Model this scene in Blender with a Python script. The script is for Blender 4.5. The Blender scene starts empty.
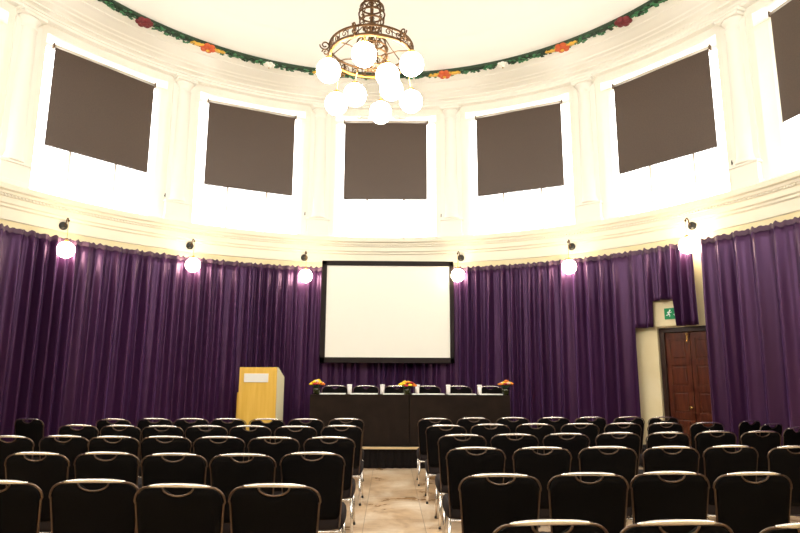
import bpy, bmesh, math, random
from mathutils import Vector, Matrix
PI = math.pi; R_ = math.radians
random.seed(7)
SC = bpy.context.scene
COL = SC.collection

# ------------------------------------------------------------------ camera, world, exposure
EYE = 1.435
CY = 6.07                                   # centre of the round room is (0, CY)
cam_d = bpy.data.cameras.new('camera'); cam = bpy.data.objects.new('camera', cam_d); COL.objects.link(cam)
cam_d.sensor_width = 36; cam_d.sensor_fit = 'HORIZONTAL'; cam_d.lens = 608.7 * 36 / 800
cam_d.clip_start = 0.05
cam.location = (0.2413, 0, EYE)
cam.rotation_euler = (Matrix.Rotation(R_(-0.95), 3, 'Z') @ Matrix.Rotation(R_(90 + 10.283), 3, 'X') @ Matrix.Rotation(R_(0.268), 3, 'Z')).to_euler()
SC.camera = cam
SC.view_settings.view_transform = 'Standard'; SC.view_settings.look = 'None'
SC.view_settings.gamma = 1; SC.view_settings.use_curve_mapping = False
SC.view_settings.exposure = 0.0
W = bpy.data.worlds.new('world'); SC.world = W; W.use_nodes = True
W.node_tree.nodes['Background'].inputs[0].default_value = (0.85, 0.92, 1, 1)
W.node_tree.nodes['Background'].inputs[1].default_value = 0.3
WINDOW_LIGHT = 5.2
CHANDELIER_LIGHT = 44.0
WALL_LAMP_LIGHT = 46.0

# ------------------------------------------------------------------ materials
def mat(name, col, rough=0.6, metal=0.0, emit=None, estr=0, sheen=0, spec=0.5, sheen_col=None, trans=0, coat=0):
    m = bpy.data.materials.new(name); m.use_nodes = True
    b = m.node_tree.nodes['Principled BSDF']
    b.inputs['Base Color'].default_value = (*col, 1)
    b.inputs['Roughness'].default_value = rough; b.inputs['Metallic'].default_value = metal
    b.inputs['Specular IOR Level'].default_value = spec
    if emit: b.inputs['Emission Color'].default_value = (*emit, 1); b.inputs['Emission Strength'].default_value = estr
    if sheen:
        b.inputs['Sheen Weight'].default_value = sheen; b.inputs['Sheen Roughness'].default_value = 0.35
        b.inputs['Sheen Tint'].default_value = (*(sheen_col or (1, 1, 1)), 1)
    if trans: b.inputs['Transmission Weight'].default_value = trans
    if coat: b.inputs['Coat Weight'].default_value = coat; b.inputs['Coat Roughness'].default_value = 0.15
    return m
def noise_mix(m, c1, c2, scale=5, stretch=(1, 1, 1), detail=4, lo=0.35, hi=0.65, bump=0, dist=0):
    nt = m.node_tree; b = nt.nodes['Principled BSDF']
    tc = nt.nodes.new('ShaderNodeTexCoord'); mp = nt.nodes.new('ShaderNodeMapping'); mp.inputs['Scale'].default_value = stretch
    no = nt.nodes.new('ShaderNodeTexNoise'); no.inputs['Scale'].default_value = scale; no.inputs['Detail'].default_value = detail
    no.inputs['Distortion'].default_value = dist
    cr = nt.nodes.new('ShaderNodeValToRGB'); cr.color_ramp.elements[0].position = lo; cr.color_ramp.elements[1].position = hi
    cr.color_ramp.elements[0].color = (*c1, 1); cr.color_ramp.elements[1].color = (*c2, 1)
    nt.links.new(tc.outputs['Object'], mp.inputs[0]); nt.links.new(mp.outputs[0], no.inputs['Vector'])
    nt.links.new(no.outputs['Fac'], cr.inputs[0]); nt.links.new(cr.outputs[0], b.inputs['Base Color'])
    if bump:
        bp = nt.nodes.new('ShaderNodeBump'); bp.inputs['Strength'].default_value = bump; bp.inputs['Distance'].default_value = 0.01
        nt.links.new(no.outputs['Fac'], bp.inputs['Height']); nt.links.new(bp.outputs[0], b.inputs['Normal'])
    return m
M = {}
M['plaster'] = noise_mix(mat('cream_plaster', (0.88, 0.84, 0.75), 0.6), (0.87, 0.83, 0.73), (0.89, 0.855, 0.77), 1.5)
M['cornice'] = mat('ivory_cornice_paint', (0.87, 0.82, 0.69), 0.6)
M['trim'] = mat('white_gloss_paint', (0.89, 0.86, 0.78), 0.45)
M['wallcream'] = noise_mix(mat('yellow_cream_wall', (0.85, 0.73, 0.45), 0.6), (0.83, 0.71, 0.43), (0.87, 0.76, 0.50), 3)
M['ceil'] = mat('ceiling_paint', (0.89, 0.865, 0.80), 0.7)
M['pane'] = mat('daylit_frosted_glass', (0.8, 0.8, 0.8), 0.4, emit=(1.0, 0.975, 0.94), estr=WINDOW_LIGHT)
M['blind'] = noise_mix(mat('brown_blind_fabric', (0.07, 0.045, 0.033), 0.35), (0.062, 0.040, 0.030), (0.082, 0.054, 0.040), 60, (1, 1, 1))
M['alu'] = mat('blind_aluminium', (0.55, 0.5, 0.45), 0.35, 0.8)
M['curtain'] = noise_mix(mat('purple_velvet', (0.04, 0.012, 0.045), 0.36, sheen=0.30, sheen_col=(0.60, 0.30, 1.0), spec=0.55), (0.028, 0.008, 0.030), (0.038, 0.011, 0.044), 2, (1, 1, 0.1))
M['curtain'].node_tree.nodes['Principled BSDF'].inputs['Specular Tint'].default_value = (0.85, 0.5, 1.0, 1)
M['heading'] = mat('curtain_heading_tape', (0.075, 0.03, 0.07), 0.6, sheen=0.3)
M['black_fabric'] = noise_mix(mat('black_upholstery', (0.005, 0.004, 0.004), 0.85, spec=0.06), (0.003, 0.0026, 0.0026), (0.006, 0.005, 0.005), 300)
M['seat_fabric'] = mat('charcoal_upholstery', (0.024, 0.019, 0.020), 0.8, spec=0.12)
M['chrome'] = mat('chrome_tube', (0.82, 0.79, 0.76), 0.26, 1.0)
M['rim'] = mat('reflection_brown_chrome', (0.15, 0.105, 0.08), 0.3, 1.0)  # chrome with the brown of its reflections put into the base colour
M['rubber'] = mat('black_rubber', (0.015, 0.015, 0.015), 0.6)
M['black_metal'] = mat('black_metal', (0.012, 0.012, 0.012), 0.4)
M['cloth'] = noise_mix(mat('black_tablecloth', (0.014, 0.008, 0.005), 0.8, spec=0.15), (0.012, 0.007, 0.0045), (0.018, 0.0105, 0.007), 6)
M['screen'] = mat('projection_screen', (0.93, 0.92, 0.85), 0.8)
M['screen_frame'] = mat('black_velvet_frame', (0.018, 0.012, 0.012), 0.7, spec=0.2)
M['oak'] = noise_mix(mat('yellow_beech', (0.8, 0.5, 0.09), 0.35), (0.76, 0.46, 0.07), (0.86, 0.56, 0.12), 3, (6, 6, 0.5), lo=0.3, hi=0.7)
M['oak_lit'] = noise_mix(mat('lit_beech', (0.94, 0.88, 0.62), 0.3), (0.92, 0.84, 0.54), (0.95, 0.90, 0.68), 3, (6, 6, 0.5), lo=0.3, hi=0.7)  # beech lightened: strong light on the lectern's side is painted into the colour
M['paper'] = mat('white_paper', (0.85, 0.85, 0.83), 0.6)
M['mahog'] = noise_mix(mat('mahogany_wood', (0.08, 0.018, 0.008), 0.25, coat=0.4), (0.055, 0.011, 0.005), (0.12, 0.028, 0.011), 3, (8, 8, 0.8), lo=0.3, hi=0.7)
M['mahog_dark'] = noise_mix(mat('dark_mahogany', (0.025, 0.009, 0.006), 0.3, coat=0.2), (0.018, 0.007, 0.004), (0.035, 0.012, 0.007), 3, (8, 8, 0.8))
M['brass'] = mat('polished_brass', (0.85, 0.55, 0.18), 0.22, 1.0)
M['brass_dark'] = mat('antique_brass', (0.085, 0.042, 0.016), 0.4, 0.85)
M['gold'] = mat('gilt', (0.55, 0.33, 0.05), 0.35, 0.8)
M['ribbon'] = mat('gold_paint', (0.75, 0.42, 0.05), 0.5)
M['globe_big'] = mat('lit_opal_glass', (0.9, 0.9, 0.85), 0.3, emit=(1.0, 0.93, 0.80), estr=CHANDELIER_LIGHT)
M['globe_small'] = mat('lit_opal_wall_globe', (0.9, 0.9, 0.85), 0.3, emit=(1.0, 0.82, 0.54), estr=WALL_LAMP_LIGHT)
M['green_sign'] = mat('green_sign', (0.0, 0.22, 0.07), 0.4, emit=(0.0, 0.35, 0.12), estr=0.15)
M['white_sign'] = mat('white_pictogram', (0.9, 0.9, 0.88), 0.5, emit=(1, 1, 1), estr=0.15)
M['cup'] = mat('milky_glass', (0.86, 0.82, 0.80), 0.25)
M['pot'] = mat('dark_green_glass_pot', (0.02, 0.022, 0.006), 0.15)
M['yellow'] = mat('yellow_petals', (0.9, 0.62, 0.02), 0.6)
M['orange'] = mat('orange_petals', (0.85, 0.22, 0.02), 0.6)
M['red'] = mat('red_petals', (0.45, 0.02, 0.03), 0.6)
M['pink'] = mat('pale_pink_petals', (0.85, 0.6, 0.5), 0.6)
M['leaf'] = noise_mix(mat('garland_green', (0.02, 0.12, 0.04), 0.6), (0.02, 0.09, 0.035), (0.06, 0.26, 0.10), 25, lo=0.4, hi=0.6)
M['leaf_dark'] = mat('dark_garland_leaf', (0.012, 0.035, 0.012), 0.6)
M['crimson'] = mat('crimson_rosette_paint', (0.16, 0.012, 0.015), 0.6)
M['rosette_orange'] = mat('orange_rosette_paint', (0.60, 0.10, 0.02), 0.6)
M['skirt'] = mat('black_skirt', (0.007, 0.0045, 0.004), 0.8, spec=0.15)
M['gilt_wood'] = mat('varnished_wood_edge', (0.62, 0.46, 0.26), 0.35)

def floor_material():
    m = mat('polished_stone_floor', (0.5, 0.35, 0.2), 0.25)
    nt = m.node_tree; b = nt.nodes['Principled BSDF']; L = nt.links.new
    tc = nt.nodes.new('ShaderNodeTexCoord')
    n1 = nt.nodes.new('ShaderNodeTexNoise'); n1.inputs['Scale'].default_value = 1.6; n1.inputs['Detail'].default_value = 5; n1.inputs['Distortion'].default_value = 0.4
    n1.inputs['Roughness'].default_value = 0.65
    cr = nt.nodes.new('ShaderNodeValToRGB'); e = cr.color_ramp.elements
    e[0].position = 0.32; e[0].color = (0.30, 0.155, 0.06, 1); e[1].position = 0.66; e[1].color = (0.76, 0.64, 0.50, 1)
    x = e.new(0.48); x.color = (0.60, 0.43, 0.27, 1)
    br = nt.nodes.new('ShaderNodeTexBrick'); br.inputs['Scale'].default_value = 1.0
    br.inputs['Mortar Size'].default_value = 0.004; br.inputs['Brick Width'].default_value = 0.6; br.inputs['Row Height'].default_value = 0.6
    br.offset = 0.0
    br.inputs['Color1'].default_value = (1, 1, 1, 1); br.inputs['Color2'].default_value = (0.88, 0.86, 0.84, 1); br.inputs['Mortar'].default_value = (0.55, 0.5, 0.45, 1)
    mx = nt.nodes.new('ShaderNodeMix'); mx.data_type = 'RGBA'; mx.blend_type = 'MULTIPLY'; mx.inputs['Factor'].default_value = 1
    L(tc.outputs['Object'], n1.inputs['Vector']); L(tc.outputs['Object'], br.inputs['Vector'])
    L(n1.outputs['Fac'], cr.inputs[0]); L(cr.outputs[0], mx.inputs['A']); L(br.outputs['Color'], mx.inputs['B'])
    L(mx.outputs['Result'], b.inputs['Base Color'])
    rr = nt.nodes.new('ShaderNodeMapRange'); rr.inputs[3].default_value = 0.18; rr.inputs[4].default_value = 0.42
    L(n1.outputs['Fac'], rr.inputs[0]); L(rr.outputs[0], b.inputs['Roughness'])
    return m
M['floor'] = floor_material()

# ------------------------------------------------------------------ mesh helpers
def pol(az, r, z=0.0):
    a = R_(az); return Vector((r * math.sin(a), CY + r * math.cos(a), z))
def box(bm, x0, x1, y0, y1, z0, z1, bev=0.0, mtx=None, mi=0):
    r = bmesh.ops.create_cube(bm, size=1)
    vs = r['verts']
    for v in vs:
        v.co = Vector((x0 + (v.co.x + .5) * (x1 - x0), y0 + (v.co.y + .5) * (y1 - y0), z0 + (v.co.z + .5) * (z1 - z0)))
    fs = {f for v in vs for f in v.link_faces}
    for f in fs: f.material_index = mi
    if bev:
        es = list({e for v in vs for e in v.link_edges})
        rb = bmesh.ops.bevel(bm, geom=es, offset=bev, segments=2, affect='EDGES', profile=0.5)
        vs = list({v for f in rb['faces'] for v in f.verts} | {v for v in vs if v.is_valid})
    if mtx is not None:
        for v in vs: v.co = mtx @ v.co
    return vs
def tube(bm, pts, r, seg=8, closed=False, mi=0, cap=True):
    pts = [Vector(p) for p in pts]; n = len(pts)
    rs = r if isinstance(r, (list, tuple)) else [r] * n
    rings = []; prev = None
    for i, p in enumerate(pts):
        if closed: t = pts[(i + 1) % n] - pts[i - 1]
        else: t = pts[min(i + 1, n - 1)] - pts[max(i - 1, 0)]
        if t.length < 1e-9: t = Vector((0, 0, 1))
        t.normalize()
        if prev is None:
            up = Vector((0, 0, 1)) if abs(t.z) < 0.9 else Vector((0, 1, 0))
            a = t.cross(up).normalized()
        else:
            a = (prev - t * prev.dot(t)).normalized()
        prev = a; b = t.cross(a)
        rings.append([bm.verts.new(p + (a * math.cos(2 * PI * k / seg) + b * math.sin(2 * PI * k / seg)) * rs[i]) for k in range(seg)])
    m = n if closed else n - 1
    for i in range(m):
        A, B = rings[i], rings[(i + 1) % n]
        for k in range(seg):
            f = bm.faces.new((A[k], A[(k + 1) % seg], B[(k + 1) % seg], B[k])); f.smooth = True; f.material_index = mi
    if cap and not closed:
        f = bm.faces.new(rings[0][::-1]); f.material_index = mi
        f = bm.faces.new(rings[-1]); f.material_index = mi
def lathe(bm, prof, cx=0, cy=0, seg=24, mi=0, smooth=True, caps=True):
    rings = []
    for r, z in prof:
        rings.append([bm.verts.new((cx + r * math.cos(2 * PI * k / seg), cy + r * math.sin(2 * PI * k / seg), z)) for k in range(seg)])
    for A, B in zip(rings, rings[1:]):
        for k in range(seg):
            f = bm.faces.new((A[k], A[(k + 1) % seg], B[(k + 1) % seg], B[k])); f.smooth = smooth; f.material_index = mi
    if caps:
        bm.faces.new(rings[0][::-1]).material_index = mi; bm.faces.new(rings[-1]).material_index = mi
def sphere(bm, c, r, u=20, v=12, sc=(1, 1, 1), mi=0):
    rr = bmesh.ops.create_uvsphere(bm, u_segments=u, v_segments=v, radius=r)
    for w in rr['verts']: w.co = Vector((w.co.x * sc[0], w.co.y * sc[1], w.co.z * sc[2])) + Vector(c)
    for f in {f for w in rr['verts'] for f in w.link_faces}: f.smooth = True; f.material_index = mi
def band(bm, prof, a0, a1, step=1.0, mi=0, ends=False):
    """a (radius, height) profile swept round the room's centre from bearing a0 to a1"""
    n = max(1, int(round(abs(a1 - a0) / step))); full = abs(abs(a1 - a0) - 360) < 1e-6
    cols = []
    for i in range(n if full else n + 1):
        az = a0 + (a1 - a0) * i / n
        cols.append([bm.verts.new(pol(az, r, z)) for r, z in prof])
    m = n if full else n
    for i in range(m):
        A, B = cols[i], cols[(i + 1) % len(cols)]
        for k in range(len(prof) - 1):
            if prof[k] == prof[k + 1]: continue
            f = bm.faces.new((A[k], B[k], B[k + 1], A[k + 1])); f.material_index = mi
    if ends and not full:
        for c in (cols[0], cols[-1]):
            try: bm.faces.new(c).material_index = mi
            except ValueError: pass
def obj(name, bm, mats, parent=None, smooth=None):
    bmesh.ops.recalc_face_normals(bm, faces=bm.faces)
    me = bpy.data.meshes.new(name); bm.to_mesh(me); bm.free()
    for m in (mats if isinstance(mats, (list, tuple)) else [mats]): me.materials.append(m)
    if smooth: me.shade_smooth()
    o = bpy.data.objects.new(name, me); COL.objects.link(o)
    if parent: o.parent = parent
    return o
def tag(o, label, cat, group=None):
    o['label'] = label; o['category'] = cat
    if group: o['group'] = group
    return o
def thing(name, label, cat, loc=(0, 0, 0), rz=0.0, group=None):
    o = bpy.data.objects.new(name, None); COL.objects.link(o); o.location = loc; o.rotation_euler = (0, 0, rz)
    o.empty_display_size = 0.1
    return tag(o, label, cat, group)
def struct(name, bm, m, parent=None):
    o = obj(name, bm, m, parent)
    if not parent: o['kind'] = 'structure'
    return o
def dup(root, loc, rz, label, group=None):
    r = root.copy(); COL.objects.link(r); r.location = loc; r.rotation_euler = (0, 0, rz)
    r['label'] = label
    if group: r['group'] = group
    for ch in list(root.children):
        c = ch.copy(); COL.objects.link(c); c.parent = r
        for g in ch.children:
            d = g.copy(); COL.objects.link(d); d.parent = c
    return r
def NB(): return bmesh.new()
def facing(az): return -R_(az)              # local +Y points outwards at bearing az

# ------------------------------------------------------------------ structure: floor, walls, cornice, ceiling
RW = 6.15
bm = NB()
N = 96
vs = [bm.verts.new(pol(360 * i / N, 6.6, 0)) for i in range(N)]
vb = [bm.verts.new(pol(360 * i / N, 6.6, -0.15)) for i in range(N)]
bm.faces.new(vs); bm.faces.new(vb[::-1])
for i in range(N): bm.faces.new((vs[i], vs[(i + 1) % N], vb[(i + 1) % N], vb[i]))
struct('floor', bm, M['floor'])

Z_CURT = 3.585
DOOR_C = 54.25
def wall_seg(bm, a0, a1, z0, z1):
    band(bm, [(RW, z0), (RW, z1), (RW + .2, z1), (RW + .2, z0), (RW, z0)], a0, a1, 1.0, ends=False)
    for az in (a0, a1):
        q = [bm.verts.new(pol(az, r, z)) for r, z in ((RW, z0), (RW, z1), (RW + .2, z1), (RW + .2, z0))]
        bm.faces.new(q)
bm = NB(); wall_seg(bm, 0, 49.55, 0, 3.7); wall_seg(bm, 49.55, 58.95, 2.25, 3.7); wall_seg(bm, 58.95, 160, 0, 3.7)
struct('wall_right', bm, M['wallcream'])
bm = NB(); wall_seg(bm, -160, 0, 0, 3.7)
struct('wall_left', bm, M['wallcream'])
bm = NB(); wall_seg(bm, 160, 200, 0, 3.7)
struct('wall_rear', bm, M['wallcream'])
# cornice below the windows
bm = NB()
band(bm, [(6.35, 3.7), (6.15, 3.7), (6.13, 3.71), (6.13, 3.88), (6.10, 3.90), (6.10, 3.93), (6.07, 3.95), (6.07, 4.03),
          (6.05, 4.04), (6.05, 4.065), (6.03, 4.075), (6.02, 4.11), (5.98, 4.13), (5.97, 4.20), (5.985, 4.215), (6.0, 4.225), (6.6, 4.225)], 0, 360, 1.5)
c1 = struct('trim_1', bm, M['cornice'])
bm = NB()                                     # bead course under the cornice lip
for i in range(720):
    az = i * .5
    if 85 < az < 275: continue
    c = pol(az, 6.035, 4.053)
    box(bm, -.012, .012, -.009, .014, -.009, .009, mtx=Matrix.Translation(c) @ Matrix.Rotation(facing(az), 4, 'Z'))
struct('trim_2', bm, M['plaster'])
# piers between the window openings, with the head band above them
D = 25.7143; A0 = 1.2; HALF = 9.95
bm = NB()
for k in range(14):
    c = A0 + (k + .5) * D
    wd = D / 2 - HALF
    band(bm, [(RW, 4.2), (RW, 6.98), (RW + .36, 6.98), (RW + .36, 4.2), (RW, 4.2)], c - wd, c + wd, .9)
    for az in (c - wd, c + wd): pass
band(bm, [(RW + .4, 6.90), (RW, 6.90), (RW, 7.05)], 0, 360, 1.5)
struct('wall_upper', bm, M['plaster'])
# entablature and cove up to the ceiling
bm = NB()
band(bm, [(6.16, 7.04), (6.03, 7.04), (6.03, 7.09), (6.01, 7.095), (6.01, 7.13), (5.97, 7.145), (5.93, 7.15), (5.93, 7.175), (5.88, 7.19),
          (5.80, 7.20), (5.78, 7.215), (5.70, 7.22), (5.68, 7.235), (5.60, 7.245), (5.50, 7.26), (5.42, 7.265), (5.41, 7.28), (5.33, 7.285),
          (5.28, 7.30), (5.19, 7.305), (5.18, 7.32)], 0, 360, 1.5)
struct('trim_3', bm, M['trim'])
bm = NB()
band(bm, [(5.20, 7.32), (5.02, 7.33), (5.0, 7.35), (4.9, 7.38), (4.85, 7.40), (4.4, 7.52), (4.38, 7.545), (4.30, 7.555), (4.28, 7.57), (3.6, 7.78), (2.8, 7.98), (1.8, 8.14), (.9, 8.22), (.02, 8.25)], 0, 360, 2.0)
for f in bm.faces: f.smooth = True
struct('ceiling', bm, M['ceil'])
# outer shell so that no outside light leaks in
bm = NB(); band(bm, [(6.62, -.1), (6.62, 7.2), (5.4, 7.9), (.02, 8.5)], 0, 360, 3); struct('wall_outer', bm, M['plaster'])

# pilasters
for k in range(14):
    az = A0 + (k + .5) * D
    mtx = Matrix.Translation(pol(az, 6.15, 0)) @ Matrix.Rotation(facing(az), 4, 'Z')
    bm = NB()
    box(bm, -.235, .235, -.13, .05, 4.226, 4.30, .006, mtx); box(bm, -.215, .215, -.11, .05, 4.30, 4.56, .006, mtx)
    box(bm, -.235, .235, -.13, .05, 4.56, 4.60, .008, mtx)
    # half-round shaft on a flat backing
    box(bm, -.21, .21, -.035, .05, 4.60, 6.90, .004, mtx)
    prof = [(.165, 4.60), (.17, 4.63), (.145, 4.66), (.15, 4.68), (.132, 4.72), (.132, 5.5), (.126, 6.3), (.118, 6.76), (.13, 6.77), (.13, 6.79), (.118, 6.80), (.118, 6.86), (.15, 6.90), (.165, 6.93), (.165, 6.95)]
    rings = []
    for r, z in prof:
        rings.append([bm.verts.new(mtx @ Vector((r * math.cos(PI * j / 14), -.02 - r * .85 * math.sin(PI * j / 14), z))) for j in range(15)])
    for A, B in zip(rings, rings[1:]):
        for j in range(14):
            f = bm.faces.new((A[j], A[j + 1], B[j + 1], B[j])); f.smooth = True
    bm.faces.new(rings[-1]); bm.faces.new(rings[0][::-1])
    box(bm, -.19, .19, -.185, .05, 6.95, 7.0, .006, mtx); box(bm, -.225, .225, -.20, .05, 7.0, 7.045, .008, mtx)
    struct('trim_%d' % (k + 4), bm, M['trim'])

# windows: white frame, panes of glass lit from outside
for k in range(14):
    az = A0 + k * D
    mtx = Matrix.Translation(pol(az, 6.43, 0)) @ Matrix.Rotation(facing(az), 4, 'Z')
    bm = NB(); hw = 1.13
    for a, b in ((-hw, -hw + .07), (hw - .07, hw), (-.41, -.37), (.37, .41)): box(bm, a, b, -.03, .03, 4.235, 6.92, .005, mtx)
    for a, b in ((4.228, 4.32), (6.84, 6.925)): box(bm, -hw, hw, -.03, .03, a, b, .005, mtx)
    o = struct('window_%d' % (k + 1), bm, M['trim'])
    bm = NB(); box(bm, -hw + .05, hw - .05, -.004, .004, 4.26, 6.88, 0, mtx); obj('window_pane', bm, M['pane'], o)

# ------------------------------------------------------------------ double door
door_m = Matrix.Translation(pol(DOOR_C, 6.235, 0)) @ Matrix.Rotation(facing(DOOR_C), 4, 'Z')
bm = NB()
box(bm, -.50, -.415, -.06, .06, .003, 2.24, .006); box(bm, .415, .50, -.06, .06, .003, 2.24, .006); box(bm, -.50, .50, -.06, .06, 2.17, 2.247, .006)
door = struct('door_1', bm, M['mahog_dark']); door.matrix_world = door_m
for s in (-1, 1):
    bm = NB(); a, b = (-.412, -.004) if s < 0 else (.004, .412)
    box(bm, a, b, -.012, .012, .012, 2.165)
    box(bm, a, a + .075, -.03, .02, .012, 2.165, .005); box(bm, b - .075, b, -.03, .02, .012, 2.165, .005)
    for z in (.012, .40, .80, 1.22, 1.64, 2.06):
        box(bm, a, b, -.03, .02, z, z + (.10 if z > .02 else .14), .005)
    leaf = obj('door_leaf', bm, M['mahog'], door)
    bm = NB()
    for z0, z1 in ((.17, .38), (.52, .78), (.92, 1.20), (1.34, 1.62), (1.76, 2.04)):
        box(bm, a + .095, b - .095, -.024, .01, z0, z1, .012)
    obj('door_panel', bm, M['mahog'], leaf)
    if s < 0:
        bm = NB(); tube(bm, [(b - .035, -.03, .98), (b - .035, -.045, .98), (b - .035, -.055, .98), (b - .035, -.075, .98), (b - .035, -.082, .98)], [.026, .012, .016, .026, .012], 14)
        obj('door_knob', bm, M['brass'], leaf)
        bm = NB(); box(bm, b - .045, b - .025, -.045, -.028, 2.0, 2.15, .003); sphere(bm, (b - .035, -.05, 2.02), .014, 10, 8); sphere(bm, (b - .035, -.05, 2.13), .012, 10, 8)
        obj('door_bolt', bm, M['brass'], leaf)

# ------------------------------------------------------------------ curtains
def hsh(i): return (math.sin(i * 127.1 + 3.7) * 43758.5453) % 1.0
def vn(x):
    i = math.floor(x); f = x - i; f = f * f * (3 - 2 * f); return hsh(i) * (1 - f) + hsh(i + 1) * f
def fold(az, z, pitch=1.9, amp=.055):
    t = (Z_CURT - z) / Z_CURT
    w = az / pitch + 1.3 * vn(az * .21 + 5) + .25 * vn(az * .9 + t * .8) * t
    loc = .55 + .9 * vn(az * .37 + 11)
    f = math.sin(2 * PI * w)
    f = 1.75 * math.sqrt(.04 + .5 + .5 * f) - 1.15
    g = .22 * math.sin(2 * PI * w * 2 + 1.0 + 3 * vn(az * .3)) * (1 - t * .7)
    k = .5 + .5 * min(1, t * 4)
    return amp * loc * (f + g) * k
def curtain(label, a0, a1, zb=lambda az: .02, Rm=6.0, amp=.085, pitch=2.1, hang=None):
    bm = NB(); st = .085; n = int((a1 - a0) / st); rows = 16; cols = []
    for i in range(n + 1):
        az = a0 + (a1 - a0) * i / n
        c = []
        top = Z_CURT - .022 * abs(math.sin(PI * az / 1.15 + .5)) + .008 * math.sin(az * 7.3)
        z0 = zb(az)
        for j in range(rows + 1):
            z = z0 + (top - z0) * (j / rows) ** (.8 if z0 < 1 else 1)
            dr = fold(az, z, pitch, amp)
            aa = az + (hang(az, z) if hang else 0)
            c.append(bm.verts.new(pol(aa, Rm + dr, z)))
        cols.append(c)
    for A, B in zip(cols, cols[1:]):
        for j in range(rows):
            f = bm.faces.new((A[j], B[j], B[j + 1], A[j + 1])); f.smooth = True
    o = obj('curtain', bm, M['curtain'])
    bm = NB(); cl = []                      # gathered heading along the top
    for i in range(n + 1):
        az = a0 + (a1 - a0) * i / n
        top = Z_CURT - .022 * abs(math.sin(PI * az / 1.15 + .5)) + .008 * math.sin(az * 7.3)
        cl.append([bm.verts.new(pol(az, Rm + fold(az, top - h, pitch, amp) - .012, top - h)) for h in (-.005, .03, .07)])
    for A, B in zip(cl, cl[1:]):
        for j in range(2):
            f = bm.faces.new((A[j], B[j], B[j + 1], A[j + 1])); f.smooth = True
    obj('curtain_heading', bm, M['heading'], o)
    tag(o, label, 'curtain', 'purple velvet curtains round the wall')
    sol = o.modifiers.new('thickness', 'SOLIDIFY'); sol.thickness = .006; sol.offset = 0
    return o
curtain('purple velvet curtain at the far left, up to the leftmost hanging wall globe', -112, -56)
curtain('purple velvet curtain between the two leftmost hanging wall globes', -56, -35)
curtain('purple velvet curtain behind the wooden lectern, left of the projection screen', -35, -11.2)
curtain('purple velvet curtain hanging directly behind the projection screen', -11.2, 14.3)
curtain('purple velvet curtain right of the screen, ending at the cream door pier', 14.3, 46.9)
def zb_short(az):
    if 49.75 < az < 53.6: return 2.69
    return 2.255
curtain('short purple curtain over the wooden door, cut out round the exit sign', 46.9, 57.0, zb_short)
curtain('purple velvet curtain at the far right, beyond the wooden double door', 57.9, 112, Rm=5.98, amp=.10, pitch=3.1,
        hang=lambda az, z: 0)

# ------------------------------------------------------------------ ceiling garland
g = thing('ceiling_garland', 'green leaf garland ring with red, orange and white rosettes round the ceiling edge', 'garland', (0, CY, 7.31))
def gl(az, r, z): a = R_(az); return Vector((r * math.sin(a), r * math.cos(a), z))
bm = NB(); rnd = random.Random(3)
pts = [gl(i * 1.5, 5.10, 0.0) for i in range(240)]
tube(bm, pts, .062, 8, closed=True, mi=1)
for i in range(2200):
    az = rnd.uniform(0, 360)
    if 100 < az < 260 and rnd.random() < .6: continue
    c = gl(az, 5.10 + rnd.uniform(-.065, .065), -.052 + rnd.uniform(-.015, .015))
    L = rnd.uniform(.07, .11); wdt = L * .36; yaw = R_(90 - az) + rnd.choice((-1, 1)) * rnd.uniform(.3, .9) + rnd.choice((0, PI)) + PI / 2
    d = Vector((math.cos(yaw), math.sin(yaw), rnd.uniform(-.3, .3))); s = Vector((-math.sin(yaw), math.cos(yaw), 0))
    q = [c - d * L / 2, c + s * wdt + Vector((0, 0, -.012)), c + d * L / 2, c - s * wdt + Vector((0, 0, -.012))]
    v = [bm.verts.new(p) for p in q] + [bm.verts.new(c + Vector((0, 0, .02)))]
    mi = 0 if rnd.random() < .72 else 1
    bm.faces.new(v[:4]).material_index = mi
    for k in range(4): bm.faces.new((v[k], v[(k + 1) % 4], v[4])).material_index = mi
obj('leaf_band', bm, [M['leaf'], M['leaf_dark']], g)
def rosette(az, kind):
    c = gl(az, 5.10, -.065); bm = NB()
    if kind == 'white':
        for r, n in ((.07, 7),):
            for j in range(n): sphere(bm, c + Vector((r * math.cos(2 * PI * j / n), r * math.sin(2 * PI * j / n), 0)), .045, 10, 6, (1, 1, .6))
        sphere(bm, c + Vector((0, 0, -.02)), .05, 12, 8, (1, 1, .7)); o = obj('rosette', bm, M['trim'], g); o['label'] = 'white plaster rosette'
        bm = NB(); sphere(bm, c + Vector((0, 0, -.058)), .014, 8, 6); obj('rosette_boss', bm, M['gold'], o); return
    m = M['crimson'] if kind == 'red' else M['rosette_orange']
    for j in range(6): sphere(bm, c + Vector((.085 * math.cos(PI * j / 3 + az), .085 * math.sin(PI * j / 3 + az), 0)), .06, 10, 6, (1, 1, .7))
    sphere(bm, c + Vector((0, 0, -.02)), .055, 12, 8, (1, 1, .7)); o = obj('rosette', bm, m, g)
    o['label'] = 'dark red rosette' if kind == 'red' else 'orange rosette with gold ribbons'
    if kind == 'orange':
        for s in (-1, 1):
            bm = NB()
            for q in range(3):
                p = [gl(az + s * (.9 + t * 2.6), 5.10 + .05 * math.sin(t * PI * 2 + q * 2) * (1 - .3 * t), -.05 + .012 * math.cos(t * 5 + q)) for t in [x / 8 for x in range(9)]]
                tube(bm, p, .022, 6)
            obj('ribbon', bm, M['ribbon'], o)
        bm = NB(); sphere(bm, c + Vector((0, 0, -.05)), .035, 10, 6, (1, 1, .7)); obj('rosette_boss', bm, M['ribbon'], o)
for k in range(-7, 8):
    az = 1.6 + 12.86 * k
    rosette(az, 'orange' if k % 2 else ('red' if k % 4 == 0 else 'white'))

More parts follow.
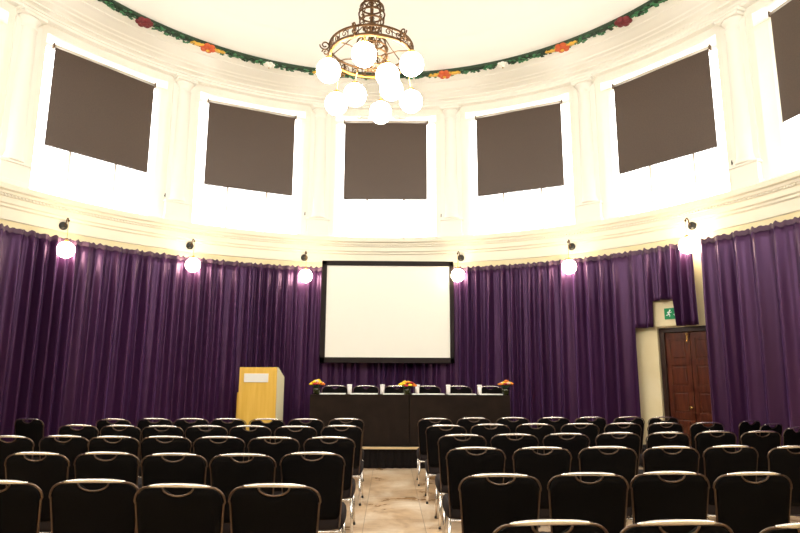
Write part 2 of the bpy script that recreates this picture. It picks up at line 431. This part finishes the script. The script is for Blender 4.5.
# ------------------------------------------------------------------ roller blinds
where = {-3: 'at the far left edge behind the left pilaster', -2: 'leftmost in view', -1: 'second from the left, above the lectern', 0: 'in the middle window above the projection screen',
         1: 'in the window just right of the middle one', 2: 'second from the right, above the door side', 3: 'cut off by the right edge of the view'}
def blind(k):
    az = A0 + k * D
    t = thing('roller_blind', 'brown fabric roller blind half lowered, ' + where[k], 'roller blind', pol(az, 6.2, 6.79), facing(az), 'roller blinds in the upper windows')
    w = .885
    bm = NB()
    n = 12; ro = []
    for y in (-.0015, .0015):
        ro.append([[bm.verts.new((-w + .01 + (2 * w - .02) * i / n, y, -.0 - 1.70 * j / 6)) for i in range(n + 1)] for j in range(7)])
    for q in ro:
        for j in range(6):
            for i in range(n):
                f = bm.faces.new((q[j][i], q[j][i + 1], q[j + 1][i + 1], q[j + 1][i])); f.smooth = True
    fb = obj('blind_fabric', bm, M['blind'], t)
    bm = NB(); tube(bm, [(-w, .018, .012), (w, .018, .012)], .032, 16); obj('roller_tube', bm, M['alu'], t)
    for s in (-1, 1):
        bm = NB(); box(bm, s * (w + .008) - .007, s * (w + .008) + .007, -.02, .06, -.03, .06, .003); obj('bracket', bm, M['brass_dark'], t)
    bm = NB(); box(bm, -w + .011, w - .011, -.006, .006, -1.716, -1.702, .003); obj('bottom_bar', bm, M['blind'], t)
for k in range(-3, 4): blind(k)

# cord cleats on the piers
for az, wh in ((-39.4, 'right of the leftmost window in view'), (-14.15, 'left of the middle window'), (12.06, 'right of the middle window'), (63.38, 'beside the pilaster at the far right')):
    t = thing('cord_cleat', 'tiny dark blind-cord cleat on the white pier ' + wh, 'cleat', pol(az, RW, 4.69), facing(az), 'cord cleats on the piers')
    bm = NB(); tube(bm, [(0, .0, 0), (0, -.03, 0)], .01, 8); obj('post', bm, M['black_metal'], t)
    bm = NB(); tube(bm, [(0, -.03, -.035), (0, -.036, 0), (0, -.03, .035)], .008, 8); obj('horn', bm, M['black_metal'], t)

# small white spot fittings on the head of the middle window
for az, wh in ((-4.15, 'left'), (3.43, 'right')):
    t = thing('spotlight', 'small white round spotlight over the middle blind, %s of the pair' % wh, 'spotlight', pol(az, 6.04, 6.83), facing(az), 'white spotlights over the middle blind')
    bm = NB(); tube(bm, [(0, .0, 0), (0, -.03, -.015), (0, -.07, -.03)], [.035, .05, .055], 20); obj('lamp_housing', bm, M['trim'], t)
    bm = NB(); tube(bm, [(0, -.071, -.031), (0, -.076, -.033)], [.035, .033], 16); obj('lens', bm, M['alu'], t)
    bm = NB(); box(bm, .03, .19, -.02, .02, -.035, -.008, .004); tube(bm, [(.1, .0, -.02), (.1, .12, .07), (.1, .13, .10)], .009, 8); obj('mounting_arm', bm, M['trim'], t)

# ------------------------------------------------------------------ hanging wall globes
lamps = [(-55.17, 3.375, -54.9, 3.795, 'leftmost, over the far left curtain'), (-34.45, 3.42, -34.6, 3.81, 'second from the left, over the curtain left of the lectern'),
         (-13.83, 3.375, -14.0, 3.78, 'just left of the projection screen'), (15.44, 3.405, 15.75, 3.79, 'just right of the projection screen'),
         (36.27, 3.42, 36.2, 3.83, 'second from the right, left of the door'), (56.62, 3.50, 56.5, 3.852, 'rightmost, above the cream gap by the door')]
for (ga, gz, ma, mz, wh) in lamps:
    t = thing('wall_lamp', 'lit white globe wall lamp, ' + wh, 'wall lamp', pol(ma, 6.13, mz), facing(ma), 'hanging globe lamps round the wall')
    inv = (Matrix.Translation(pol(ma, 6.13, mz)) @ Matrix.Rotation(facing(ma), 4, 'Z')).inverted()
    G = inv @ pol(ga, 5.91, gz)
    H = Vector((G.x, G.y, .05))
    bm = NB(); tube(bm, [(0, .01, 0), (0, -.02, 0), (0, -.045, 0), (0, -.06, 0)], [.068, .068, .055, .02], 20); obj('wall_rose', bm, M['black_metal'], t)
    bm = NB()
    p0 = Vector((0, -.05, 0)); pts = []
    for i in range(13):
        u = i / 12
        pts.append(p0.lerp(H, u) + Vector((0, 0, .06 * math.sin(u * PI) * (1 if u > .4 else .4) + (-.02 * math.sin(u * PI * 2)))))
    tube(bm, pts, .009, 8); sphere(bm, H, .018, 10, 8); obj('swan_neck_arm', bm, M['brass_dark'], t)
    bm = NB(); tube(bm, [H, (G.x, G.y, G.z + .12)], .004, 6); obj('hanging_rod', bm, M['brass'], t)
    bm = NB(); lathe(bm, [(.012, G.z + .17), (.03, G.z + .155), (.045, G.z + .13), (.04, G.z + .12)], G.x, G.y, 16); obj('gallery', bm, M['brass'], t)
    bm = NB(); sphere(bm, G, .13, 24, 16); obj('glass_globe', bm, M['globe_small'], t)

# ------------------------------------------------------------------ chandelier
ch = thing('chandelier', 'ornate gilt brass ring chandelier with nine lit white glass globes hanging from ceiling', 'chandelier', (.02, CY, 4.885))
def ring(bm, r, z, th, n=48, mi=0): tube(bm, [(r * math.cos(2 * PI * i / n), r * math.sin(2 * PI * i / n), z) for i in range(n)], th, 8, closed=True, mi=mi)
def scroll(bm, org, u, v, size, th=.007, turns=1.25, flip=1):
    pts = []
    for i in range(22):
        a = 2 * PI * turns * i / 21; r = size * (1 - .72 * i / 21)
        pts.append(Vector(org) + Vector(u) * (r * math.cos(a)) + Vector(v) * (r * math.sin(a) * flip))
    tube(bm, pts, th, 6)
Z3 = Vector((0, 0, 1))
bm = NB(); ring(bm, .45, .05, .013); ring(bm, .455, -.055, .016); ring(bm, .435, -.04, .007); obj('outer_ring', bm, M['brass_dark'], ch)
bm = NB(); ring(bm, .437, -.058, .012); obj('rim_highlight', bm, M['gold'], ch)  # gold highlights along the lower rim, put in as a gilt ring
bm = NB()
for i in range(24):
    a = 2 * PI * (i + .5) / 24; e = Vector((math.cos(a), math.sin(a), 0)); tt = Vector((-math.sin(a), math.cos(a), 0))
    scroll(bm, e * .45 + tt * .015, tt, Z3, .036, .0055, 1.2, 1 if i % 2 else -1)
    a = 2 * PI * i / 24; e = Vector((math.cos(a), math.sin(a), 0)); tube(bm, [e * .45 - Z3 * .055, e * .45 + Z3 * .05], .005, 6)
obj('scrollwork', bm, M['brass_dark'], ch)
for i in range(6):
    bm = NB(); a = R_(-90 + 12 + 60 * i + 30); e = Vector((math.cos(a), math.sin(a), 0))
    scroll(bm, e * .50 + Z3 * .02, e, Z3, .055, .008, 1.4, -1)
    scroll(bm, e * .49 - Z3 * .06, e, Z3, .04, .007, 1.3, 1)
    obj('scroll_finial', bm, M['brass_dark'], ch)
bm = NB()                                      # crown cage
for r, z in ((.085, .60), (.125, .54), (.14, .45), (.13, .36), (.09, .29)): ring(bm, r, z, .010, 28)
for i in range(8):
    a = 2 * PI * i / 8; e = Vector((math.cos(a), math.sin(a), 0))
    tube(bm, [e * r + Z3 * z for r, z in ((.02, .64), (.085, .60), (.125, .54), (.14, .45), (.13, .36), (.09, .29), (.05, .22))], .007, 6)
    scroll(bm, e * .135 + Z3 * .49, Vector((-e.y, e.x, 0)), Z3, .03, .005)
obj('crown_cage', bm, M['brass_dark'], ch)
bm = NB()                                      # inner basket
for r, z in ((.10, .18), (.15, .12), (.175, .04), (.175, -.04), (.15, -.11), (.09, -.17)): ring(bm, r, z, .010, 30)
for i in range(8):
    a = 2 * PI * (i + .5) / 8; e = Vector((math.cos(a), math.sin(a), 0))
    tube(bm, [e * r + Z3 * z for r, z in ((.03, .24), (.10, .18), (.15, .12), (.175, .04), (.175, -.04), (.15, -.11), (.09, -.17), (.0, -.20))], .007, 6)
    scroll(bm, e * .178, Vector((-e.y, e.x, 0)), Z3, .033, .005)
obj('inner_basket', bm, M['brass_dark'], ch)
bm = NB()
for i in range(6):
    a = R_(-90 + 12 + 60 * i); e = Vector((math.cos(a), math.sin(a), 0))
    tube(bm, [e * .11 + Z3 * .32, e * .28 + Z3 * .17, e * .45 + Z3 * .05], .0055, 6)
    tube(bm, [e * .16 - Z3 * .05, e * .30 - Z3 * .03, e * .45 - Z3 * .05], .006, 6)
    tube(bm, [e * .02 + Z3 * 1.5, e * .085 + Z3 * .60], .003, 5)
obj('stay_rod', bm, M['brass_dark'], ch)
bm = NB(); lathe(bm, [(.02, -.2), (.028, -.05), (.018, .1), (.02, .25), (.035, .3), (.018, .35), (.02, .6), (.03, .66), (.016, .72), (.014, 3.2), (.10, 3.24), (.12, 3.30)], seg=14)
obj('centre_stem', bm, M['brass_dark'], ch)
def chglobe(x, y, z):
    q = math.hypot(x, y); rt = .45 if q > .35 else .165; tx, ty = x / q * rt, y / q * rt
    bm = NB(); sphere(bm, (x, y, z), .125, 24, 16); o = obj('glass_globe', bm, M['globe_big'], ch)
    bm = NB(); tube(bm, [(tx, ty, -.06), (x, y, z + .16)], .006, 6)
    lathe(bm, [(.010, z + .165), (.035, z + .15), (.048, z + .122), (.04, z + .115)], x, y, 14); obj('globe_holder', bm, M['brass'], o)
for x, y, z in ((-.035, -.46, 4.60), (.12, .45, 4.40), (-.37, .28, 4.42), (.46, .24, 4.44), (-.41, -.22, 4.55), (.45, -.21, 4.64), (.20, -.04, 4.60), (-.155, .12, 4.45), (.24, .13, 4.53)):
    chglobe(x - .02, y, z - 4.885)

# ------------------------------------------------------------------ projection screen
sx0, sx1, sz0, sz1, sy = -1.09, 1.49, 1.695, 3.68, 11.80
t = thing('projection_screen', 'large white projection screen in a black frame above the head table', 'screen', ((sx0 + sx1) / 2, sy, sz0))
hw = (sx1 - sx0) / 2; hh = sz1 - sz0
bm = NB(); b = .085
box(bm, -hw, -hw + b + .01, -.03, .03, 0, hh, .006); box(bm, hw - b + .005, hw, -.03, .03, 0, hh, .006)
box(bm, -hw, hw, -.03, .03, 0, .105, .006); box(bm, -hw, hw, -.03, .03, hh - .095, hh, .006)
obj('screen_frame', bm, M['screen_frame'], t)
bm = NB(); box(bm, -hw + .05, hw - .05, -.008, .012, .08, hh - .05); obj('screen_surface', bm, M['screen'], t)
for x in (-.9, .9):
    bm = NB(); box(bm, x - .02, x + .02, .02, .36, hh - .045, hh - .02, .003); obj('wall_bracket', bm, M['black_metal'], t)

# ------------------------------------------------------------------ stage
SZ = .336; SY0 = 10.06
st = thing('stage_platform', 'low stage with black pleated skirt and pale wooden front edge', 'stage', (0.2, SY0, 0))
bm = NB()
vs = [(-3.0, .02), (3.0, .02), (2.9, .85), (2.12, 1.38), (-2.1, 1.38), (-3.0, .85)]
lo = [bm.verts.new((x, y, SZ - .05)) for x, y in vs]; hi = [bm.verts.new((x, y, SZ)) for x, y in vs]
bm.faces.new(hi); bm.faces.new(lo[::-1])
for i in range(6): bm.faces.new((lo[i], lo[(i + 1) % 6], hi[(i + 1) % 6], hi[i]))
obj('deck', bm, M['skirt'], st)
bm = NB(); box(bm, -3.0, 3.0, -.01, .02, SZ - .035, SZ + .001, .004); obj('edge_trim', bm, M['gilt_wood'], st)
bm = NB(); n = 700; A = []
for i in range(n + 1):
    x = -2.99 + 5.98 * i / n; d = .018 * math.sin(x * 42 + 2 * math.sin(x * 5)) + .006 * math.sin(x * 97)
    A.append((bm.verts.new((x, .045 + d, .004)), bm.verts.new((x, .035 + d * .5, SZ - .035))))
for p, q in zip(A, A[1:]):
    f = bm.faces.new((p[0], q[0], q[1], p[1])); f.smooth = True
obj('pleated_skirt', bm, M['skirt'], st)
bm = NB()
for x in (-2.6, -1.3, 0, 1.3, 2.6):
    for y in (.2, .95): box(bm, x - .03, x + .03, y, y + .06, 0, SZ - .05)
obj('support_legs', bm, M['black_metal'], st)

# ------------------------------------------------------------------ head tables with floor-length black cloths
TZ = .808; TY0, TY1 = 10.24, 10.82
def head_table(x0, x1, label, phase):
    cx = (x0 + x1) / 2; w = (x1 - x0) / 2; d = (TY1 - TY0) / 2
    t = thing('trestle_table', label.replace('CLOTH', 'trestle table under a black cloth'), 'table', (cx, TY0 + d, SZ), 0, 'head tables on the stage')
    bm = NB(); box(bm, -w + .02, w - .02, -d + .02, d - .02, TZ - .035, TZ - .006, .006); obj('tabletop', bm, M['gilt_wood'], t)
    for sx in (-1, 1):
        for sy in (-1, 1):
            bm = NB(); tube(bm, [(sx * (w - .12), sy * (d - .1), .003), (sx * (w - .12), sy * (d - .1), TZ - .035)], .014, 8); obj('leg', bm, M['black_metal'], t)
    # cloth: top plus four hanging sides with soft folds, corners pinched
    bm = NB(); per = []
    n1, n2, nc = 60, 24, 8
    def side(p, q, n):
        return [(p[0] + (q[0] - p[0]) * i / n, p[1] + (q[1] - p[1]) * i / n) for i in range(n)]
    P = side((-w, -d), (w, -d), n1) + side((w, -d), (w, d), n2) + side((w, d), (-w, d), n1) + side((-w, d), (-w, -d), n2)
    rows = []
    for j in range(9):
        u = j / 8; ring_ = []
        for i, (x, y) in enumerate(P):
            ox = 0; oy = 0
            f = u * (.006 * math.sin(i * .55 + phase) + .004 * math.sin(i * .23 + 2 * phase))
            if abs(y + d) < 1e-6: oy = -f - .012 * u
            elif abs(y - d) < 1e-6: oy = f + .012 * u
            if abs(x - w) < 1e-6: ox = f * .3
            elif abs(x + w) < 1e-6: ox = -f * .3
            ring_.append(bm.verts.new((x * (1 - .0) + ox, y + oy, TZ - u * (TZ - .006))))
        rows.append(ring_)
    for A, B in zip(rows, rows[1:]):
        for i in range(len(P)):
            f = bm.faces.new((A[i], A[(i + 1) % len(P)], B[(i + 1) % len(P)], B[i])); f.smooth = False
    bm.faces.new(rows[0])
    cl = obj('tablecloth', bm, M['cloth']); cl.location = (cx, TY0 + d, SZ + .0015)
    tag(cl, label.replace('CLOTH', 'black cloth draped to the floor over the trestle table'), 'tablecloth', 'black cloths on the head tables')
head_table(-1.055, .568, 'left-hand CLOTH, on the lectern side', 0.3)
head_table(.580, 2.235, 'right-hand CLOTH, on the door side', 1.9)
TOP = SZ + TZ + .0035
def px2x(px, y): return .2413 + (px - 389.4) / 608.7 * (y * 1.0) * 1.003
ordn = ['first', 'second', 'third', 'fourth', 'fifth', 'sixth', 'seventh', 'eighth']
# writing pads
for i, (a, b) in enumerate(((322, 346.5), (351.5, 378), (383.5, 404), (412, 443.5), (447.5, 474.5), (478, 500.5))):
    x0 = px2x(a, 10.3); x1 = px2x(b, 10.3)
    bm = NB(); box(bm, x0, x1, 10.26, 10.5, TOP - .001, TOP + .016, .003)
    o = obj('writing_pad', bm, M['paper']); tag(o, 'white paper pad on the head table, %s from the left' % ordn[i], 'paper pad', 'white pads on the head table')
# tall glasses
for i, px in enumerate((350.3, 382.7, 417.3, 448.1, 479.2)):
    x = px2x(px, 10.42); t = thing('drinking_glass', 'tall milky white drinking glass on the head table, %s from the left' % ordn[i], 'glass', (x, 10.56, TOP - .001), 0, 'white glasses on the head table'); t.scale = (1, 1, .9)
    bm = NB(); lathe(bm, [(.030, 0), (.034, .004), (.038, .155), (.035, .155), (.031, .012), (.001, .010)], seg=20); obj('glass_body', bm, M['cup'], t)
    bm = NB(); lathe(bm, [(.041, .150), (.042, .154), (.042, .176), (.038, .18)], seg=20); obj('paper_cap', bm, M['paper'], t)
# flower pots
for i, (px, lab) in enumerate(((318.7, 'yellow and orange flowers in dark pot at the left end of the head table'), (406.8, 'yellow and red flowers in dark pot where the head tables meet'), (503.3, 'yellow and orange flowers in dark pot at the right end of the head table'))):
    x = px2x(px, 10.36); t = thing('flower_arrangement', lab, 'flowers', (x, 10.36, TOP - .001), 0, 'flower pots on the head table'); t.scale = (1.15, 1.15, 1.08)
    bm = NB(); lathe(bm, [(.042, 0), (.046, .006), (.055, .06), (.05, .095), (.044, .10), (.046, .085), (.02, .08)], seg=18); obj('flower_pot', bm, M['pot'], t)
    rnd = random.Random(20 + i); bm = NB(); bl = []
    wide = .10 if i != 1 else .125
    for q in range(17):
        a = q * 2.4; rr = wide * math.sqrt((q + .5) / 17); z = .205 - rr * .55 + rnd.uniform(-.012, .012)
        c = Vector((rr * math.cos(a) * (1.05), rr * math.sin(a) * .8, z)); bl.append(c)
        tube(bm, [(0, 0, .08), (c.x * .5, c.y * .5, .12), c], .003, 5)
    for q in range(14):
        a = q * 2.1; tip = Vector((.09 * math.cos(a), .07 * math.sin(a), .12 + .02 * math.sin(q * 3)))
        s = Vector((-math.sin(a), math.cos(a), 0)) * .02
        v = [bm.verts.new(p) for p in ((0, 0, .09), tip * .6 + s + Vector((0, 0, .06)), tip, tip * .6 - s + Vector((0, 0, .06)))]; bm.faces.new(v)
    obj('stems', bm, M['leaf'], t)
    for q, c in enumerate(bl):
        col = ('yellow', 'yellow', 'orange', 'yellow', 'pink', 'yellow')[(q * 5 + i) % 6]
        if i == 1: col = ('yellow', 'yellow', 'red', 'yellow', 'pink', 'orange')[(q * 5 + i) % 6]
        if q > 12: col = ('orange', 'red', 'red', 'orange')[q - 13]
        bm = NB()
        for j in range(6):
            a = j * PI / 3 + q; sphere(bm, c + Vector((.017 * math.cos(a), .017 * math.sin(a), .004)), .017, 8, 6, (1, 1, .9))
        sphere(bm, c + Vector((0, 0, .012)), .014, 8, 6); o = obj('flower_head', bm, M[col], t)
        o['label'] = {'yellow': 'yellow', 'orange': 'orange', 'pink': 'pale pink', 'red': 'red'}[col] + ' bloom'

# ------------------------------------------------------------------ lectern
lt = thing('lectern', 'pale yellow beech lectern with white plaque, left of the head table', 'lectern', (-1.975, 10.50, SZ), R_(-12))
H = 1.25; w2 = .335; dep = .46
def prism(bm, prof, x0, x1):
    a = [bm.verts.new((x0, y, z)) for y, z in prof]; b = [bm.verts.new((x1, y, z)) for y, z in prof]
    bm.faces.new(a); bm.faces.new(b[::-1])
    for i in range(len(prof)): bm.faces.new((a[i], b[i], b[(i + 1) % len(prof)], a[(i + 1) % len(prof)]))
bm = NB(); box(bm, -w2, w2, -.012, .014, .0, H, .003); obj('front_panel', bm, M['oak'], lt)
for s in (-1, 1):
    bm = NB(); prism(bm, [(.014, .0), (.014, H), (.06, H - .005), (dep - .12, H - .16), (dep - .12, .0)], s * w2 - (.022 if s > 0 else 0), s * w2 + (.022 if s < 0 else 0)); obj('side_panel', bm, M['oak_lit'], lt)
bm = NB(); prism(bm, [(.05, H - .028), (.06, H - .006), (dep - .12, H - .16), (dep - .13, H - .185)], -w2 + .023, w2 - .023); obj('reading_top', bm, M['oak_lit'], lt)
bm = NB(); box(bm, -w2 + .023, w2 - .023, .02, dep - .14, .60, .62); obj('shelf', bm, M['oak_lit'], lt)
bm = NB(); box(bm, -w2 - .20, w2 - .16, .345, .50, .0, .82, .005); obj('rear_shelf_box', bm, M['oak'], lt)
pq = obj('plaque', (lambda b: (box(b, -.245, .19, -.024, -.012, 1.00, 1.145, .003), b)[1])(NB()), M['paper'], lt); pq['label'] = 'white rectangular plaque'

# ------------------------------------------------------------------ exit sign above the door
sg = thing('exit_sign', 'green and white emergency exit sign with running man on cream box above door', 'exit sign', pol(51.9, 6.13, 2.47), facing(51.9))
bm = NB(); box(bm, -.27, .27, -.03, .03, -.20, .235, .004); o = obj('sign_box', bm, M['wallcream'], sg)
bm = NB(); box(bm, -.075, .22, -.042, -.0305, -.09, .09, .003); pl = obj('sign_plate', bm, M['green_sign'], sg); pl['label'] = 'green plate'
bm = NB()
F = lambda pts, r=.008: tube(bm, [(x, -.0445, z) for x, z in pts], r, 6)
sphere(bm, (.022, -.0445, .052), .0125, 10, 8, (1, .3, 1))
F([(.016, .036), (.0, .0)], .011); F([(.016, .03), (.036, .016), (.048, .024)], .006); F([(.012, .03), (-.012, .026), (-.022, .008)], .006)
F([(.0, .0), (.018, -.022), (.012, -.05)], .0075); F([(.0, .0), (-.016, -.022), (-.042, -.026)], .0075)
obj('running_figure', bm, M['white_sign'], sg)
bm = NB(); F = lambda pts, r=.008: tube(bm, [(x, -.0445, z) for x, z in pts], r, 6)
F([(.105, .045), (.105, -.02)], .008)
v = [bm.verts.new((x, y, z)) for y in (-.048, -.042) for x, z in ((.078, -.012), (.132, -.012), (.105, -.048))]
bm.faces.new(v[:3]); bm.faces.new(v[3:][::-1])
for i in range(3): bm.faces.new((v[i], v[(i + 1) % 3], v[3 + (i + 1) % 3], v[3 + i]))
obj('down_arrow', bm, M['white_sign'], sg)
bm = NB(); box(bm, .155, .205, -.046, -.041, -.055, .058, .002); obj('door_symbol', bm, M['white_sign'], sg)

# ------------------------------------------------------------------ chairs
CH = .89
def back_y(z): return -.205 - (z - .44) * .17
def back_pt(x, z, off=0.0):
    return Vector((x, back_y(z) - .022 * (1 - (x / .24) ** 2) + off, z))
def make_chair(label, group):
    t = thing('conference_chair', label, 'chair', (0, 0, 0), 0, group)
    WT, WB, ZB = .238, .206, .40; RC = .075
    def halfw(z): return WB + (WT - WB) * (z - ZB) / (CH - ZB)
    def ztop(u):                            # u in -1..1: top outline with rounded corners and a slight crown
        x = abs(u) * WT; e = WT - RC
        z = CH - .012 - .010 * (x / WT) ** 2
        if x > e: z -= RC - math.sqrt(max(0, RC * RC - (x - e) ** 2))
        return z
    # frame: up one side, over the top, down the other
    pts = []
    zs = [.34, .48, .60, .70, .78]
    left = [back_pt(-halfw(z), z) for z in zs]
    topp = []
    for i in range(27):
        a = PI - PI * i / 26
        u = math.copysign(abs(math.cos(a)) ** .35, math.cos(a)) if abs(math.cos(a)) > 1e-6 else 0
        topp.append(u)
    crn = []
    for i in range(8):
        a = PI / 2 * i / 7; crn.append(back_pt(-(WT - RC) - RC * math.cos(a), CH - .022 - RC + RC * math.sin(a)))
    mid = [back_pt(-(WT - RC) + 2 * (WT - RC) * i / 12, CH - .022 + .010 * math.sin(PI * i / 12)) for i in range(1, 12)]
    right = [Vector((-p.x, p.y, p.z)) for p in reversed(left + crn)]
    pts = left + crn + mid + right
    bm = NB(); tube(bm, pts, .006, 8); obj('back_frame', bm, M['rim'], t)
    # highlight on the top rail, put in as a brighter tube over its middle
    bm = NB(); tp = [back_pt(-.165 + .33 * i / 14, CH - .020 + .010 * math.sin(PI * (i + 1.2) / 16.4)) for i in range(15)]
    tube(bm, tp, [.0045, .0075, .0095] + [.0112] * 9 + [.0095, .0075, .0045], 10); obj('rail_highlight', bm, M['chrome'], t)
    bm = NB(); hp = [back_pt(.080 * math.cos(PI + PI * i / 16) * (1 if True else 1), CH - .024 - .040 * math.sin(PI * i / 16) ** 1.1, -.004) for i in range(17)]
    tube(bm, hp, .0052, 8); h = obj('handle_loop', bm, M['rim'], t)
    # upholstered back with the scoop under the handle
    bm = NB(); nx, nz = 30, 12; fr, bk = [], []
    for i in range(nx + 1):
        u = -1 + 2 * i / nx
        x = u * (WT - .004)
        zt = ztop(u) - .012
        if abs(x) < .078: zt = min(zt, CH - .028 - .038 * max(0, math.cos(x / .078 * PI / 2)) ** 1.1)
        zb = ZB + (.03 * max(0, (abs(u) - .85) / .15) ** 2)
        cf, cb = [], []
        for j in range(nz + 1):
            z = zb + (zt - zb) * j / nz; xx = u * (halfw(z) - .004)
            ed = min(1, min(j, nz - j) / 1.5, min(i, nx - i) / 2.0)
            th = .006 + .014 * math.sqrt(max(0, ed))
            cf.append(bm.verts.new(back_pt(xx, z, th + .004))); cb.append(bm.verts.new(back_pt(xx, z, -th * .55)))
        fr.append(cf); bk.append(cb)
    for i in range(nx):
        for j in range(nz):
            f = bm.faces.new((fr[i][j], fr[i + 1][j], fr[i + 1][j + 1], fr[i][j + 1])); f.smooth = True
            f = bm.faces.new((bk[i][j], bk[i][j + 1], bk[i + 1][j + 1], bk[i + 1][j])); f.smooth = True
    for i in range(nx):
        for j in (0, nz): bm.faces.new((fr[i][j], bk[i][j], bk[i + 1][j], fr[i + 1][j]))
    for j in range(nz):
        for i in (0, nx): bm.faces.new((fr[i][j], fr[i][j + 1], bk[i][j + 1], bk[i][j]))
    obj('backrest', bm, M['black_fabric'], t)
    # seat cushion
    bm = NB(); rings = []
    for z, s in ((.318, .88), (.326, .95), (.35, .99), (.39, 1.0), (.425, .98), (.445, .92), (.455, .78), (.459, .4)):
        rg = []
        for k in range(36):
            a = 2 * PI * k / 36; c, s_ = math.cos(a), math.sin(a); e = 2 / 5
            rg.append(bm.verts.new((.238 * s * math.copysign(abs(c) ** e, c), .02 + .235 * s * math.copysign(abs(s_) ** e, s_), z - (.012 if s_ > .6 and z > .4 else 0))))
        rings.append(rg)
    for A, B in zip(rings, rings[1:]):
        for k in range(36): bm.faces.new((A[k], A[(k + 1) % 36], B[(k + 1) % 36], B[k])).smooth = True
    bm.faces.new(rings[0][::-1]); bm.faces.new(rings[-1])
    obj('seat', bm, M['seat_fabric'], t)
    bm = NB()
    tube(bm, [(-.205, .19, .308), (.205, .19, .308)], .010, 8); tube(bm, [(-.205, -.19, .308), (.205, -.19, .308)], .010, 8)
    for s in (-1, 1): tube(bm, [(s * .205, -.22, .310), (s * .205, .20, .310)], .010, 8)
    obj('seat_frame', bm, M['chrome'], t)
    for sx in (-1, 1):
        for sy in (-1, 1):
            top = Vector((sx * .207, sy * .195, .308)); bot = Vector((sx * .222, sy * .22 + (-.02 if sy < 0 else 0), .006))
            bm = NB(); tube(bm, [top, top.lerp(bot, .5), bot + (top - bot) * .04], [.0135, .0135, .012], 10); lg = obj('leg', bm, M['chrome'], t)
            bm = NB(); tube(bm, [bot + (top - bot) * .045, bot - Vector((0, 0, .006))], .0135, 10); obj('rubber_foot', bm, M['rubber'], lg)
    return t
rows_R = [
 [(.88, 2.50), (1.38, 2.50), (1.90, 2.46)],
 [(.89, 3.66), (1.42, 3.71), (1.93, 3.76), (2.42, 3.74), (2.92, 3.68)],
 [(.94, 5.02), (1.48, 5.05), (2.03, 5.10), (2.56, 5.12), (3.10, 5.20), (3.62, 5.18)],
 [(.96, 6.12), (1.49, 6.20), (2.03, 6.28), (2.60, 6.40), (3.14, 6.45), (3.72, 6.60), (4.23, 6.64)],
 [(.91, 7.30), (1.46, 7.48), (2.02, 7.56), (2.59, 7.64), (3.16, 7.74), (3.73, 7.82), (4.29, 7.88)],
 [(.87, 8.48), (1.42, 8.64), (1.98, 8.72), (2.57, 8.78), (3.13, 8.88), (3.71, 8.96), (4.22, 8.98)]]
rows_L = [
 [(-.35, 3.31), (-.84, 3.30), (-1.34, 3.44), (-1.84, 3.40)],
 [(-.32, 4.66), (-.81, 4.56), (-1.31, 4.58), (-1.82, 4.64), (-2.31, 4.61)],
 [(-.31, 5.84), (-.82, 5.81), (-1.33, 5.84), (-1.83, 5.86), (-2.30, 5.84), (-2.78, 5.89), (-3.26, 5.85)],
 [(-.30, 7.20), (-.81, 7.08), (-1.33, 7.12), (-1.82, 7.10), (-2.30, 7.07), (-2.79, 7.12), (-3.29, 7.17)],
 [(-.33, 8.38), (-.86, 8.30), (-1.37, 8.28), (-1.88, 8.28), (-2.36, 8.27), (-2.84, 8.27), (-3.33, 8.16)]]
rnd = random.Random(11)
def clab(i, r, side): return 'black conference chair, %s from the aisle, %s row from the camera, %s of the aisle' % (ordn[i], ordn[r], side)
chair0 = None
for side, rows in (('right', rows_R), ('left', rows_L)):
    for r, row in enumerate(rows):
        for i, (x, y) in enumerate(row):
            rz = rnd.uniform(-.025, .025)
            if side == 'right' and i >= 3: rz += .035 * (i - 2)
            if side == 'right' and r == 0: rz = .05
            if side == 'left' and i >= 4: rz -= .03 * (i - 3)
            if (side, r, i) == ('left', 0, 1): rz = -.06
            if (side, r, i) == ('left', 0, 2): rz = .03
            if (side, r, i) == ('right', 1, 4): rz = .13
            ox, oy = .275 * math.sin(rz), .275 * math.cos(rz)
            loc = (x - ox, y + oy + .03, 0)
            if chair0 is None:
                chair0 = make_chair(clab(i, r, side), 'audience chairs in rows'); chair0.location = loc; chair0.rotation_euler.z = rz
            else: dup(chair0, loc, rz, clab(i, r, side), 'audience chairs in rows')
# chairs standing by the curtains
def turned(x, y, deg, label, group):
    a = R_(deg); dup(chair0, (x - .275 * math.sin(a), y + .275 * math.cos(a), 0), a, label, group)
turned(-4.42, 8.20, -17, 'black conference chair turned sideways by the left curtain, well left of the far row', 'chairs against the curtains')
turned(-4.80, 7.80, -17, 'black conference chair by the left curtain, cut off by the left edge of view', 'chairs against the curtains')
for n_, (x, y, a) in enumerate(((5.08, 8.32, 28), (5.02, 7.76, 28), (4.95, 7.2, 28))):
    wh = ('nearest the door', 'middle of the three', 'farthest right')[n_]
    turned(x, y, a, 'black conference chair turned sideways by the right curtain, ' + wh, 'chairs by the right curtain')
# chairs behind the head tables
for i, px in enumerate((336, 366.5, 397, 427.5, 458.5, 489.5)):
    o = dup(chair0, (px2x(px, 11.3), 11.15, SZ + .001), PI, 'black conference chair behind the head table facing the room, %s from the left' % ordn[i], 'chairs behind the head table')
    o.scale = (1.02, 1.02, 1.06)
